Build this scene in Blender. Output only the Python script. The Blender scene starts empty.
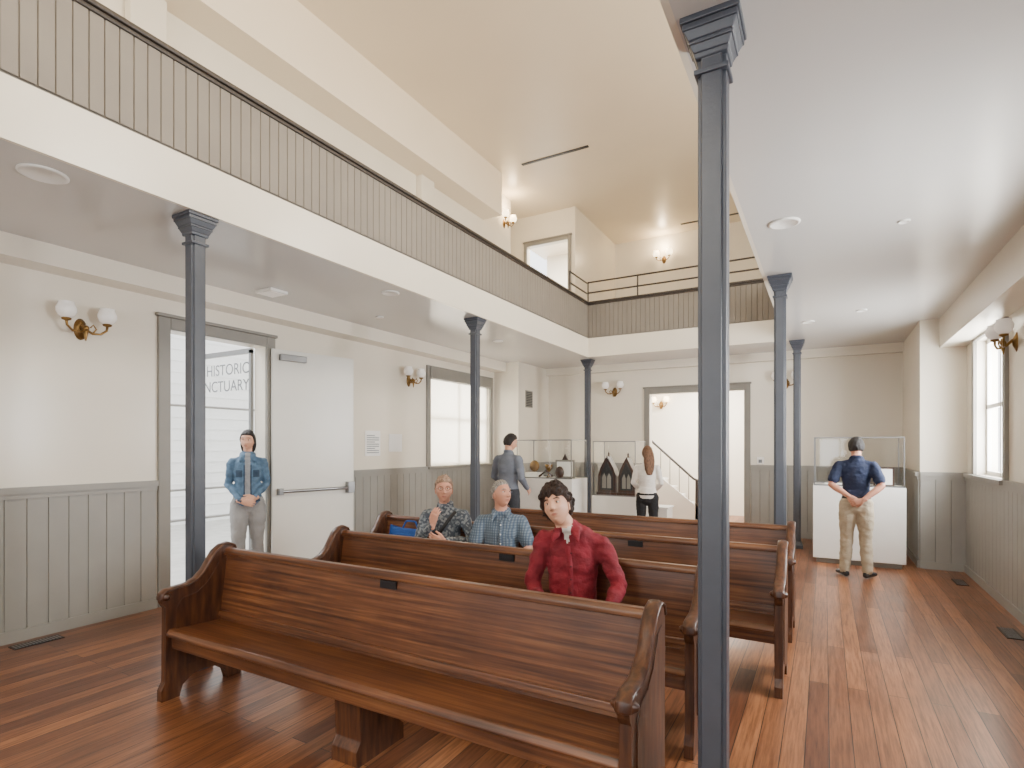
import bpy, math, random
import numpy as np
from mathutils import Vector, Matrix, Euler, noise
from mathutils.bvhtree import BVHTree
random.seed(4)
V=Vector
def lin(h):
    h=h.lstrip('#'); o=[]
    for i in (0,2,4):
        c=int(h[i:i+2],16)/255
        o.append(c/12.92 if c<=.04045 else ((c+.055)/1.055)**2.4)
    return (*o,1)
# ------------------------------------------------------------ materials
def base(name):
    m=bpy.data.materials.new(name); m.use_nodes=True
    nt=m.node_tree; b=nt.nodes['Principled BSDF']; return m,nt,b
def mat(name,hexc,rough=.5,metal=0,var=0,scale=6,bump=0,bscale=60,emit=0,coat=0,hex2=None,stretch=None):
    m,nt,b=base(name); c=lin(hexc)
    b.inputs['Base Color'].default_value=c; b.inputs['Roughness'].default_value=rough
    b.inputs['Metallic'].default_value=metal; b.inputs['Coat Weight'].default_value=coat
    tc=nt.nodes.new('ShaderNodeTexCoord')
    src=tc.outputs['Object']
    if stretch:
        mp=nt.nodes.new('ShaderNodeMapping'); mp.inputs['Scale'].default_value=stretch
        nt.links.new(src,mp.inputs['Vector']); src=mp.outputs['Vector']
    if var or hex2:
        n=nt.nodes.new('ShaderNodeTexNoise'); n.inputs['Scale'].default_value=scale; n.inputs['Detail'].default_value=5
        nt.links.new(src,n.inputs['Vector'])
        r=nt.nodes.new('ShaderNodeValToRGB')
        c2=lin(hex2) if hex2 else tuple(x*(1-var) for x in c[:3])+(1,)
        r.color_ramp.elements[0].position=.35; r.color_ramp.elements[1].position=.65
        r.color_ramp.elements[0].color=c2; r.color_ramp.elements[1].color=c
        nt.links.new(n.outputs['Fac'],r.inputs['Fac']); nt.links.new(r.outputs['Color'],b.inputs['Base Color'])
    if bump:
        n=nt.nodes.new('ShaderNodeTexNoise'); n.inputs['Scale'].default_value=bscale; n.inputs['Detail'].default_value=3
        nt.links.new(src,n.inputs['Vector'])
        bp=nt.nodes.new('ShaderNodeBump'); bp.inputs['Strength'].default_value=bump; bp.inputs['Distance'].default_value=.02
        nt.links.new(n.outputs['Fac'],bp.inputs['Height']); nt.links.new(bp.outputs['Normal'],b.inputs['Normal'])
    if emit:
        b.inputs['Emission Color'].default_value=c; b.inputs['Emission Strength'].default_value=emit
    return m
M_wall=mat('wall_paint','#e6ddcc',.24,var=.04,scale=1.2,bump=.03,bscale=12)
M_ceil=mat('ceiling_paint','#cfccc7',.2,var=.03,scale=1,bump=.03,bscale=3)
M_ceilu=mat('nave_ceiling_paint','#f3e4cc',.35,var=.03,scale=1,bump=.02,bscale=2)
M_wains=mat('wainscot_paint','#95928b',.45,var=.08,scale=3)
M_fascia=mat('gallery_paint','#7d756b',.5,var=.08,scale=3)
M_casing=mat('casing_paint','#86827a',.45,var=.05)
M_rail=mat('dark_cap_paint','#3a322c',.4,var=.2)
M_col=mat('iron_paint','#464a53',.36,var=.12,scale=8,bump=.05)
M_white=mat('white_lacquer','#eae7e0',.35,var=.02)
M_door=mat('door_paint','#d9d6cd',.3,var=.02)
M_steel=mat('brushed_steel','#8c8c8c',.3,metal=.9,var=.1)
M_black=mat('black_metal','#1d1d20',.4,var=.2)
M_brass=mat('aged_brass','#8a6a3c',.3,metal=.85,var=.3,scale=20)
M_globe=mat('opal_glass','#f6f1ea',.2,var=.01,emit=.15)
M_globel=mat('lit_opal_glass','#ffe6b8',.2,var=.01,emit=6)
M_paper=mat('paper','#f4f2ee',.7,var=.03)
M_ink=mat('ink_text','#6c7074',.7,var=.05)
M_conc=mat('concrete','#b9b8b4',.9,var=.15,bump=.2)
M_ext=mat('outside_siding','#e2e5e8',.8,var=.04)
M_skin=mat('skin','#cf9c80',.5,var=.08,scale=12)
M_skin2=mat('skin_rosy','#c98f76',.5,var=.1,scale=12)
M_lips=mat('lips','#b0705f',.45,var=.05)
M_eyew=mat('eye_white','#dcd5cc',.2,var=.01)
M_iris=mat('iris','#2d1d14',.15,var=.1)
def fabric(n,h,var=.25,sc=9,h2=None): return mat(n,h,.85,var=var,scale=sc,bump=.35,bscale=45,hex2=h2)
def wood(name,a,b_,c_,stretch,rough=.38,sc=3.0):
    m,nt,b=base(name); N=nt.nodes; L=nt.links
    tc=N.new('ShaderNodeTexCoord'); mp=N.new('ShaderNodeMapping'); mp.inputs['Scale'].default_value=stretch
    L.new(tc.outputs['Object'],mp.inputs['Vector'])
    n=N.new('ShaderNodeTexNoise'); n.inputs['Scale'].default_value=sc; n.inputs['Detail'].default_value=8; n.inputs['Distortion'].default_value=.15
    L.new(mp.outputs['Vector'],n.inputs['Vector'])
    r=N.new('ShaderNodeValToRGB'); e=r.color_ramp.elements
    e[0].position=.28; e[0].color=lin(a); e[1].position=.72; e[1].color=lin(c_)
    k=e.new(.5); k.color=lin(b_)
    L.new(n.outputs['Fac'],r.inputs['Fac'])
    n2=N.new('ShaderNodeTexNoise'); n2.inputs['Scale'].default_value=2.2; n2.inputs['Detail'].default_value=6; L.new(tc.outputs['Object'],n2.inputs['Vector'])
    mx=N.new('ShaderNodeMix'); mx.data_type='RGBA'; mx.blend_type='MULTIPLY'
    r2=N.new('ShaderNodeValToRGB'); r2.color_ramp.elements[0].position=.3; r2.color_ramp.elements[0].color=(.5,.46,.44,1); r2.color_ramp.elements[1].position=.62
    L.new(n2.outputs['Fac'],r2.inputs['Fac']); mx.inputs[0].default_value=.85
    L.new(r.outputs['Color'],mx.inputs[6]); L.new(r2.outputs['Color'],mx.inputs[7]); L.new(mx.outputs[2],b.inputs['Base Color'])
    b.inputs['Roughness'].default_value=rough; b.inputs['Coat Weight'].default_value=.08; b.inputs['Coat Roughness'].default_value=.25
    bp=N.new('ShaderNodeBump'); bp.inputs['Strength'].default_value=.12; bp.inputs['Distance'].default_value=.01
    L.new(n.outputs['Fac'],bp.inputs['Height']); L.new(bp.outputs['Normal'],b.inputs['Normal'])
    return m
M_pew=wood('pew_oak','#3b2013','#643b22','#825634',(.5,18,18))
M_pewend=wood('pew_oak_end','#34190f','#54321e','#6d4428',(14,10,1.5))
M_lantern=wood('walnut','#24130d','#3d2216','#51301f',(9,9,2))
def floor_mat():
    m,nt,b=base('heart_pine_floor'); N=nt.nodes; L=nt.links
    tc=N.new('ShaderNodeTexCoord'); sp=N.new('ShaderNodeSeparateXYZ'); cb=N.new('ShaderNodeCombineXYZ')
    L.new(tc.outputs['Object'],sp.inputs[0]); L.new(sp.outputs['Y'],cb.inputs['X']); L.new(sp.outputs['X'],cb.inputs['Y'])
    br=N.new('ShaderNodeTexBrick'); L.new(cb.outputs[0],br.inputs['Vector'])
    br.inputs['Scale'].default_value=1; br.inputs['Brick Width'].default_value=2.3; br.inputs['Row Height'].default_value=.115
    br.inputs['Mortar Size'].default_value=.0028; br.inputs['Mortar Smooth'].default_value=.3; br.inputs['Bias'].default_value=-.1
    br.offset=.37; br.squash=1
    br.inputs['Color1'].default_value=lin('#a6704a'); br.inputs['Color2'].default_value=lin('#643a27'); br.inputs['Mortar'].default_value=lin('#1f0f09')
    mp=N.new('ShaderNodeMapping'); mp.inputs['Scale'].default_value=(26,1.3,1); L.new(tc.outputs['Object'],mp.inputs['Vector'])
    n=N.new('ShaderNodeTexNoise'); n.inputs['Scale'].default_value=2.5; n.inputs['Detail'].default_value=9; n.inputs['Roughness'].default_value=.65; L.new(mp.outputs[0],n.inputs['Vector'])
    r=N.new('ShaderNodeValToRGB'); r.color_ramp.elements[0].position=.34; r.color_ramp.elements[0].color=(.38,.31,.28,1); r.color_ramp.elements[1].position=.6; r.color_ramp.elements[1].color=(1.05,1.02,1,1)
    L.new(n.outputs['Fac'],r.inputs['Fac'])
    mx=N.new('ShaderNodeMix'); mx.data_type='RGBA'; mx.blend_type='MULTIPLY'; mx.inputs[0].default_value=.85
    L.new(br.outputs['Color'],mx.inputs[6]); L.new(r.outputs['Color'],mx.inputs[7])
    n3=N.new('ShaderNodeTexNoise'); n3.inputs['Scale'].default_value=1.3; n3.inputs['Detail'].default_value=6; L.new(tc.outputs['Object'],n3.inputs['Vector'])
    r3=N.new('ShaderNodeValToRGB'); r3.color_ramp.elements[0].position=.35; r3.color_ramp.elements[0].color=(.68,.64,.62,1); r3.color_ramp.elements[1].position=.65
    L.new(n3.outputs['Fac'],r3.inputs['Fac']); m2=N.new('ShaderNodeMix'); m2.data_type='RGBA'; m2.blend_type='MULTIPLY'; m2.inputs[0].default_value=.8
    L.new(mx.outputs[2],m2.inputs[6]); L.new(r3.outputs['Color'],m2.inputs[7]); L.new(m2.outputs[2],b.inputs['Base Color'])
    b.inputs['Coat Weight'].default_value=.15; b.inputs['Coat Roughness'].default_value=.2
    mr=N.new('ShaderNodeMapRange'); mr.inputs[3].default_value=.24; mr.inputs[4].default_value=.44; L.new(n3.outputs['Fac'],mr.inputs[0]); L.new(mr.outputs[0],b.inputs['Roughness'])
    bp=N.new('ShaderNodeBump'); bp.inputs['Strength'].default_value=.3; bp.inputs['Distance'].default_value=.004
    iv=N.new('ShaderNodeMath'); iv.operation='SUBTRACT'; iv.inputs[0].default_value=1; L.new(br.outputs['Fac'],iv.inputs[1])
    L.new(iv.outputs[0],bp.inputs['Height']); L.new(bp.outputs['Normal'],b.inputs['Normal'])
    return m
M_floor=floor_mat()
def glass_mat():
    m=bpy.data.materials.new('case_glass'); m.use_nodes=True; nt=m.node_tree; nt.nodes.clear(); N=nt.nodes
    o=N.new('ShaderNodeOutputMaterial'); mix=N.new('ShaderNodeMixShader'); t=N.new('ShaderNodeBsdfTransparent')
    g=N.new('ShaderNodeBsdfGlossy'); g.inputs['Roughness'].default_value=.03; lw=N.new('ShaderNodeLayerWeight'); lw.inputs['Blend'].default_value=.5
    p=N.new('ShaderNodeMath'); p.operation='POWER'; p.inputs[1].default_value=5; a=N.new('ShaderNodeMath'); a.operation='MULTIPLY_ADD'; a.inputs[1].default_value=.6; a.inputs[2].default_value=.045
    nt.links.new(lw.outputs['Facing'],p.inputs[0]); nt.links.new(p.outputs[0],a.inputs[0])
    t.inputs['Color'].default_value=(.98,.99,.985,1)
    nt.links.new(a.outputs[0],mix.inputs[0]); nt.links.new(t.outputs[0],mix.inputs[1]); nt.links.new(g.outputs[0],mix.inputs[2]); nt.links.new(mix.outputs[0],o.inputs[0])
    return m
M_glass=glass_mat()
def shade_mat():
    m=bpy.data.materials.new('roller_shade'); m.use_nodes=True; nt=m.node_tree; nt.nodes.clear()
    o=nt.nodes.new('ShaderNodeOutputMaterial'); mix=nt.nodes.new('ShaderNodeMixShader'); t=nt.nodes.new('ShaderNodeBsdfTranslucent'); d=nt.nodes.new('ShaderNodeBsdfDiffuse')
    t.inputs['Color'].default_value=lin('#fbf6ec'); d.inputs['Color'].default_value=lin('#f2ece0'); mix.inputs[0].default_value=.55
    nt.links.new(d.outputs[0],mix.inputs[1]); nt.links.new(t.outputs[0],mix.inputs[2]); nt.links.new(mix.outputs[0],o.inputs[0])
    return m
M_shade=shade_mat()
# ------------------------------------------------------------ mesh builder
class MB:
    def __init__(s): s.v=[];s.f=[];s.m=[];s.s=[]
    def add(s,verts,faces,mi=0,smooth=False,M=None):
        k=len(s.v)
        for p in verts:
            p=V(p); s.v.append(M@p if M is not None else p)
        for i,f in enumerate(faces):
            s.f.append([a+k for a in f]); s.m.append(mi[i] if isinstance(mi,(list,np.ndarray)) else mi); s.s.append(smooth)
        return s
    def box(s,x0,x1,y0,y1,z0,z1,mi=0,M=None):
        v=[(x,y,z) for z in (z0,z1) for y in (y0,y1) for x in (x0,x1)]
        return s.add(v,[(0,2,3,1),(4,5,7,6),(0,1,5,4),(2,6,7,3),(0,4,6,2),(1,3,7,5)],mi,False,M)
    def loft(s,pts,rad,lat=(1,0,0),mi=0,seg=12,M=None,caps=3):
        v,f=loft_geo(pts,rad,lat,seg,caps); return s.add(v,f,mi,True,M)
    def lathe(s,prof,c=(0,0,0),mi=0,seg=20,M=None,smooth=True):
        v=[];f=[]
        for r,z in prof:
            for j in range(seg):
                a=2*math.pi*j/seg; v.append((c[0]+r*math.cos(a),c[1]+r*math.sin(a),c[2]+z))
        for i in range(len(prof)-1):
            for j in range(seg):
                f.append((i*seg+j,i*seg+(j+1)%seg,(i+1)*seg+(j+1)%seg,(i+1)*seg+j))
        f.append(tuple(range(seg))[::-1]); f.append(tuple((len(prof)-1)*seg+j for j in range(seg)))
        return s.add(v,f,mi,smooth,M)
    def prism(s,pts,axis,a,b,mi=0,M=None):
        n=len(pts); v=[]
        for t in (a,b):
            for p in pts:
                v.append((t,p[0],p[1]) if axis=='x' else ((p[0],t,p[1]) if axis=='y' else (p[0],p[1],t)))
        f=[tuple(range(n)),tuple(range(2*n-1,n-1,-1))]+[(i,(i+1)%n+0,(i+1)%n+n,i+n) for i in range(n)]
        return s.add(v,f,mi,False,M)
    def ball(s,c,r,mi=0,M=None,seg=14):
        r=(r,r,r) if isinstance(r,(int,float)) else r
        v=[];f=[];h=seg//2
        for i in range(h+1):
            a=math.pi*i/h
            for j in range(seg):
                b=2*math.pi*j/seg
                v.append((c[0]+r[0]*math.sin(a)*math.cos(b),c[1]+r[1]*math.sin(a)*math.sin(b),c[2]+r[2]*math.cos(a)))
        for i in range(h):
            for j in range(seg): f.append((i*seg+j,(i+1)*seg+j,(i+1)*seg+(j+1)%seg,i*seg+(j+1)%seg))
        return s.add(v,f,mi,True,M)
    def obj(s,name,mats,parent=None,bevel=0,bseg=2):
        a=np.array([tuple(p) for p in s.v]); lo=a.min(0);hi=a.max(0)
        o3=V(((lo[0]+hi[0])/2,(lo[1]+hi[1])/2,lo[2]))
        me=bpy.data.meshes.new(name); me.from_pydata([tuple(p-o3) for p in s.v],[],s.f)
        for m in mats: me.materials.append(m)
        me.polygons.foreach_set('material_index',[int(x) for x in s.m]); me.polygons.foreach_set('use_smooth',s.s)
        me.validate(); me.update()
        o=bpy.data.objects.new(name,me); bpy.context.collection.objects.link(o)
        if parent: o.parent=parent; o.location=o3-parent.location
        else: o.location=o3
        if bevel:
            b=o.modifiers.new('bevel','BEVEL'); b.width=bevel; b.segments=bseg; b.limit_method='ANGLE'; b.angle_limit=.6
        return o
def loft_geo(pts,rad,lat=(1,0,0),seg=12,caps=3):
    P=[V(p) for p in pts]; R=[(r,r) if isinstance(r,(int,float)) else r for r in rad]; lat=V(lat)
    n=len(P); T=[]
    for i in range(n):
        t=(P[min(i+1,n-1)]-P[max(i-1,0)]); T.append(t.normalized() if t.length>1e-6 else V((0,0,1)))
    rings=[]
    if caps:
        for k in range(caps,0,-1):
            a=math.pi/2*k/(caps+.3); m=min(R[0]); rings.append((P[0]-T[0]*m*math.sin(a),(R[0][0]*math.cos(a),R[0][1]*math.cos(a)),T[0]))
    for i in range(n): rings.append((P[i],R[i],T[i]))
    if caps:
        for k in range(1,caps+1):
            a=math.pi/2*k/(caps+.3); m=min(R[-1]); rings.append((P[-1]+T[-1]*m*math.sin(a),(R[-1][0]*math.cos(a),R[-1][1]*math.cos(a)),T[-1]))
    v=[];f=[]
    for c,r,t in rings:
        u=lat-t*lat.dot(t)
        if u.length<.15: 
            al=V((0,1,0)); u=al-t*al.dot(t)
        u.normalize(); w=t.cross(u)
        for j in range(seg):
            a=2*math.pi*j/seg; v.append(c+u*(r[0]*math.cos(a))+w*(r[1]*math.sin(a)))
    m=len(rings)
    for i in range(m-1):
        for j in range(seg): f.append((i*seg+j,i*seg+(j+1)%seg,(i+1)*seg+(j+1)%seg,(i+1)*seg+j))
    f.append(tuple(range(seg))[::-1]); f.append(tuple((m-1)*seg+j for j in range(seg)))
    return v,f
def empty(name,loc):
    e=bpy.data.objects.new(name,None); e.location=V(loc); e.empty_display_size=.1; bpy.context.collection.objects.link(e); return e
# ============================================================ PEOPLE
def remesh(verts,faces,vox,it=3):
    me=bpy.data.meshes.new('tmp'); me.from_pydata([tuple(v) for v in verts],[],faces); me.update()
    o=bpy.data.objects.new('tmp',me); bpy.context.collection.objects.link(o)
    r=o.modifiers.new('r','REMESH'); r.mode='VOXEL'; r.voxel_size=vox
    s=o.modifiers.new('s','SMOOTH'); s.iterations=it; s.factor=.5
    dg=bpy.context.evaluated_depsgraph_get(); dg.update()
    out=bpy.data.meshes.new_from_object(o.evaluated_get(dg)); bpy.data.objects.remove(o); return out
class Body:
    def __init__(s): s.v=[];s.f=[];s.segs=[]
    def limb(s,pts,rad,labels,lat=(1,0,0),sg=16):
        R=[(r,r) if isinstance(r,(int,float)) else r for r in rad]
        v,f=loft_geo(pts,R,lat,sg,3); k=len(s.v); s.v+=v; s.f+=[tuple(a+k for a in q) for q in f]
        if isinstance(labels,str): labels=[labels]*(len(pts)-1)
        for i in range(len(pts)-1): s.segs.append((V(pts[i]),V(pts[i+1]),R[i],R[i+1],V(lat),labels[i]))
def finish_mesh(me,name,mats,idx,M,parent):
    me.transform(M); 
    me.materials.clear()
    for m in mats: me.materials.append(m)
    me.polygons.foreach_set('material_index',idx); me.polygons.foreach_set('use_smooth',[True]*len(me.polygons))
    me.name=name; o=bpy.data.objects.new(name,me); bpy.context.collection.objects.link(o); me.update()
    o.parent=parent; o.location=-parent.location; return o
def label_faces(me,segs):
    n=len(me.polygons); C=np.empty(n*3); me.polygons.foreach_get('center',C); C=C.reshape(-1,3)
    best=np.full(n,1e9); lab=np.zeros(n,int)
    for i,(p,q,ra,rb,lat,l) in enumerate(segs):
        p_=np.array(p);d=np.array(q)-p_; L=np.linalg.norm(d)+1e-9; t=np.clip(((C-p_)@d)/L**2,0,1)
        o=C-(p_+t[:,None]*d); dn=d/L; u=np.array(lat)-dn*np.dot(np.array(lat),dn)
        if np.linalg.norm(u)<.15: u=np.array([0,1.,0])-dn*dn[1]
        u/=np.linalg.norm(u); w=np.cross(dn,u)
        a=ra[0]+(rb[0]-ra[0])*t; b2=ra[1]+(rb[1]-ra[1])*t
        ax=o@dn
        sc=np.sqrt((o@u/a)**2+(o@w/b2)**2+(ax/np.minimum(a,b2))**2)
        m=sc<best; best[m]=sc[m]; lab[m]=i
    return C,lab
def make_hand(side,wr,D,N,curl,M,skin,parent,sp=1.0):
    D=V(D).normalized(); N=V(N); N=(N-D*N.dot(D)).normalized(); S=D.cross(N)*(-1 if side=='L' else 1)
    B=Body(); wr=V(wr)
    B.limb([wr-D*.03,wr+D*.01,wr+D*.05,wr+D*.088],[(.026,.021),(.028,.019),(.038,.016),(.040,.013)],'s',S)
    for off,ln,r in ((.030,.074,.0088),(.010,.083,.009),(-.011,.077,.0087),(-.030,.060,.0078)):
        p=wr+D*.082+S*off; pts=[p-D*.02,p]; a=curl*.6; dirv=D+S*off*1.6*sp
        for fr,da in ((.45,0),(.31,curl*.9),(.24,curl*.6)):
            a+=da; dd=(dirv*math.cos(a)+N*math.sin(a)).normalized(); p=p+dd*ln*fr; pts.append(p)
        B.limb(pts,[r*1.05,r*1.05,r,r*.92,r*.8],'s',S,10)
    p=wr+D*.022+S*.026; d1=(D*.75+S*.6+N*.35).normalized(); d2=(D*.95+S*.15+N*.45).normalized()
    B.limb([p-d1*.01,p+d1*.035,p+d1*.035+d2*.028,p+d1*.035+d2*.052],[.015,.012,.0105,.009],'s',N,10)
    me=remesh(B.v,B.f,.0045,2)
    finish_mesh(me,'hand_'+('left' if side=='L' else 'right'),[skin],[0]*len(me.polygons),M,parent)
def head_pos(nx,ny,nz,jaw=.30):
    low=np.clip(-nz,0,1); x=.074*nx; y=.097*ny; z=.118*nz
    x=x*(1-jaw*low**2.2); y=np.where(ny>0,y*(1-.55*low**1.3),y*(1-.04*low**2))
    x=x*(1-.05*np.clip(-ny,0,1)**2)
    w=np.clip(-ny*1.6,0,1)
    G=lambda a,s: np.exp(-(a/s)**2)
    nose=np.where(z>-.036,np.clip((.022-z)/.058,0,1)**.9,np.clip((z+.052)/.016,0,1))
    y=y-w*.025*nose*G(x,.0115+.006*nose)
    y=y+w*.011*(G(x-.031,.017)+G(x+.031,.017))*G(z-.004,.014)
    y=y-w*.005*G(z-.028,.010)*G(np.abs(x)-.025,.025)
    y=y-w*.005*G(x,.022)*(G(z+.061,.005)+G(z+.072,.006))+w*.002*G(x,.022)*G(z+.0665,.0022)
    y=y-w*.010*G(x,.022)*G(z+.103,.016)+w*.003*G(z+.085,.008)*G(x,.03)
    y=y-w*.004*(G(np.abs(x)-.045,.018))*G(z+.025,.02)
    return x,y,z
def sphere_dirs(a=96,b=70):
    v=[];f=[]
    for i in range(b+1):
        t=math.pi*i/b
        for j in range(a):
            p=2*math.pi*j/a; v.append((math.sin(t)*math.cos(p),math.sin(t)*math.sin(p),math.cos(t)))
    for i in range(b):
        for j in range(a): f.append((i*a+j,(i+1)*a+j,(i+1)*a+(j+1)%a,i*a+(j+1)%a))
    return np.array(v),f
SD,SF=sphere_dirs()
def make_head(M,skin,hairmat,hs,parent,glasses=False,smile=False,female=False):
    nx,ny,nz=SD.T; x,y,z=head_pos(nx,ny,nz,.30 if female else .20); P=np.stack([x,y,z],1)
    FC=P[np.array(SF)].mean(1)
    lip=(FC[:,1]<-.06)&(np.abs(FC[:,0])<.022)&(np.abs(FC[:,2]+.067-(FC[:,0]**2*5 if smile else 0))<(.0085 if female else .006)*(1-(FC[:,0]/.026)**2))
    b=MB(); b.add(P,SF,np.where(lip,1,0),True,M)
    bw=1 if female else 1.5
    for s in (-1,1):
        b.ball((s*.0305,-.0735,.004),(.0135,.012,.0068),2,M,20); b.ball((s*.0305,-.0825,.0045),(.0056,.004,.0056),3,M,12)
        b.loft([(s*.046,-.078,.007),(s*.039,-.0845,.0105),(s*.031,-.0865,.0118),(s*.022,-.084,.0100),(s*.016,-.080,.006)],[.0018,.0026,.003,.0026,.0018],mi=0,M=M,seg=8)
        b.loft([(s*.045,-.078,.001),(s*.031,-.0845,-.0035),(s*.017,-.080,.001)],[.0016,.0024,.0016],mi=0,M=M,seg=8)
        b.loft([(s*.050,-.080,.024),(s*.036,-.0905,.0295),(s*.016,-.0925,.026)],[(.002*bw,.002*bw),(.003*bw,.0032*bw),(.002*bw,.003*bw)],(0,0,1),mi=4,M=M,seg=8)
        b.ball((s*.074,.014,-.012),(.007,.018,.030),0,M,18); b.ball((s*.079,.006,-.008),(.004,.012,.020),0,M)
        b.ball((s*.0090,-.105,-.038),(.0075,.008,.0055),0,M)
    if glasses:
        for s in (-1,1):
            ring=[(s*.032+.021*math.cos(a),-.100,.003+.017*math.sin(a)) for a in np.linspace(0,2*math.pi,17)]
            b.loft(ring,[.0015]*17,(0,1,0),3,6,M,0); b.loft([(s*.053,-.098,.006),(s*.078,-.04,.004),(s*.079,.01,.0)],[.0015]*3,(0,0,1),3,6,M)
        b.loft([(-.011,-.102,.006),(.011,-.102,.006)],[.0015]*2,(0,0,1),3,6,M)
    b.obj('head',[skin,M_lips,M_eyew,M_iris,hairmat],parent)
    sd=hs.get('side',.02)
    zl=np.interp(ny,[-1,-.75,-.45,-.2,.0,.12,.35,1],[hs['front'],hs['front']-.002,hs['front']-.012,sd+.02,sd,sd-.02,hs['back'],hs['back']])
    zl=zl+.01*np.sin(nx*9)*hs.get('wavy',0)
    t=np.clip((z-zl)/.022+.5,0,1); t=t*t*(3-2*t)
    nn=np.array([noise.noise(V(d)*hs.get('freq',5)) for d in SD]); nf=np.array([noise.noise(V((d[0]*14,d[1]*14,d[2]*4))) for d in SD])
    th=hs['thick']*(1+hs.get('amp',.3)*nn+.25*nf)*(1+hs.get('top',0)*np.clip(nz,0,1))
    T=-.014+t*(th+.014)
    Q=P+SD*T[:,None]
    b=MB(); b.add(Q,SF,0,True,M)
    for pts,rad,lat in hs.get('locks',[]): b.loft(pts,rad,lat,0,12,M)
    if hs.get('curls'):
        rnd=random.Random(7); cs=hs.get('csize',1)
        for i in range(hs['curls']):
            k=rnd.randrange(len(SD))
            if t[k]<.9 or abs(nz[k])>.98: continue
            c=V(Q[k])-V(SD[k])*.004; r=rnd.uniform(.009,.016)*cs; ax=V((rnd.uniform(-1,1),rnd.uniform(-1,1),rnd.uniform(-.6,.6))).normalized()
            n_=V(SD[k]); u=ax.cross(n_).normalized(); pts=[c+u*r*math.cos(a)*1.3+n_*r*math.sin(a)*.8+ax*a*.002 for a in np.linspace(-.4,4.2,7)]
            b.loft(pts,[.003*cs,.0045*cs,.005*cs,.005*cs,.0045*cs,.004*cs,.002],ax,0,6,M,1)
    b.obj('hair',[hairmat],parent)
def person(name,loc,yaw,P,mats,hair,hairmat,skin=None,headrot=(0,0,0),scale=1,seated=False,short=False,tuck=False,glasses=False,hands=None,custom=None,female=False,folds=.006,pant_r=1.0,smile=False,collar=False,hsc=1.0,details=None):
    skin=skin or M_skin
    D=dict(pel=(0,0,.95),waist=(0,0,1.09),chest=(0,0,1.27),uch=(0,.005,1.385),neck=(0,.012,1.475),head=(0,-.015,1.635))
    for s,k in (('L',1),('R',-1)):
        D.update({'sh'+s:(k*(.155 if female else .18),.005,1.395),'el'+s:(k*.225,.03,1.13),'wr'+s:(k*.235,-.06,.89),'hip'+s:(k*.09,0,.92),'kn'+s:(k*.10,-.02,.50),'an'+s:(k*.105,.02,.09),'to'+s:(k*.13,-.13,.04)})
    D.update(P); J={k:V(v) for k,v in D.items()}
    e=empty(name,loc); M=Matrix.Translation(V(loc))@Matrix.Rotation(yaw,4,'Z')@Matrix.Scale(scale,4)
    B=Body(); lat=(J['shL']-J['shR']).normalized()
    up=(J['waist']-J['pel']).normalized(); f=.90 if female else 1.0
    low=J['pel']-up*.07
    tl=['pants','pants' if tuck else 'top','top','top','top','top']
    pts=[low,J['pel'],J['waist'],J['chest'],J['uch'],J['uch'].lerp(J['neck'],.6),J['neck']]
    rr=[(.15,.105),(.165,.115),(.142*f,.105),(.162*f,.118),(.165*f,.102),(.105*f,.078),(.066,.062)]
    if not tuck: rr[1]=(.172*(.95 if female else 1),.122); rr[0]=(.155,.105)
    B.limb(pts,rr,tl,lat,24)
    hb=J['head']+ (Euler(headrot).to_matrix()@V((0,.018,-.055)))
    B.limb([J['neck']-V((0,0,.02)),J['neck'].lerp(hb,.5),hb],[.058*f,.055*f,.056*f],'skin',lat)
    nk=J['neck']; cr=.072 if collar else .068
    ring=[nk+V((cr*math.cos(a),(cr-.004)*math.sin(a)-.004,.012+.022*math.sin(a))) for a in np.linspace(0,2*math.pi,15)]
    B.limb(ring,[(.013,.013)]*15,'top',(0,0,1),8)
    if collar:
        for k in (1,-1):
            B.limb([nk+V((k*.07,.0,.015)),nk+V((k*.062,-.06,-.005)),nk+V((k*.062,-.098,-.04)),nk+V((k*.08,-.118,-.078))],[(.010,.020),(.010,.026),(.010,.026),(.009,.010)],'top',(0,-1,.4),10)
    for s,k in (('L',1),('R',-1)):
        sh,el,wr=J['sh'+s],J['el'+s],J['wr'+s]; inn=sh.lerp(J['uch'],.45)
        m=.9 if female else 1
        B.limb([nk+(sh-nk)*.12-V((0,0,.03)),nk.lerp(sh,.55)-V((0,0,.022)),sh-V((0,0,.006))],[(.045*m,.045*m),(.055*m,.047*m),(.060*m,.058*m)],'top',(0,1,0))
        if short:
            mid=sh.lerp(el,.72)
            B.limb([inn,sh,sh.lerp(el,.12),sh.lerp(el,.4),mid],[.062*m,.060*m,.063*m,.063*m,.066*m],'top',lat)
            B.limb([mid,el,el.lerp(wr,.3),wr],[.045*m,.041*m,.043*m,.027*m],'skin',lat)
        else:
            B.limb([inn,sh,sh.lerp(el,.12),sh.lerp(el,.5),el,el.lerp(wr,.35),el.lerp(wr,.93)],[.062*m,.060*m,.062*m,.057*m,.049*m,.047*m,.036*m],'top',lat)
            B.limb([el.lerp(wr,.85),wr],[.026,.025],'skin',lat)
        h,kn,an,to=J['hip'+s],J['kn'+s],J['an'+s],J['to'+s]; q=pant_r
        B.limb([h,h.lerp(kn,.4),kn,kn.lerp(an,.35),kn.lerp(an,.97)],[.092,.086*q,.063*q,.062*q,.052*q],'pants',lat)
        hl=an-(to-an)*.25; hl.z=to.z+.005
        B.limb([hl,hl.lerp(to,.5)+V((0,0,.008)),to],[(.038,.036),(.044,.036),(.043,.028)],'shoe',lat)
        B.limb([an+V((0,0,.03)),V((an.x,an.y,to.z+.02))],[.037,.037],'shoe',lat)
    me=remesh(B.v,B.f,.0105,4)
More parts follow.
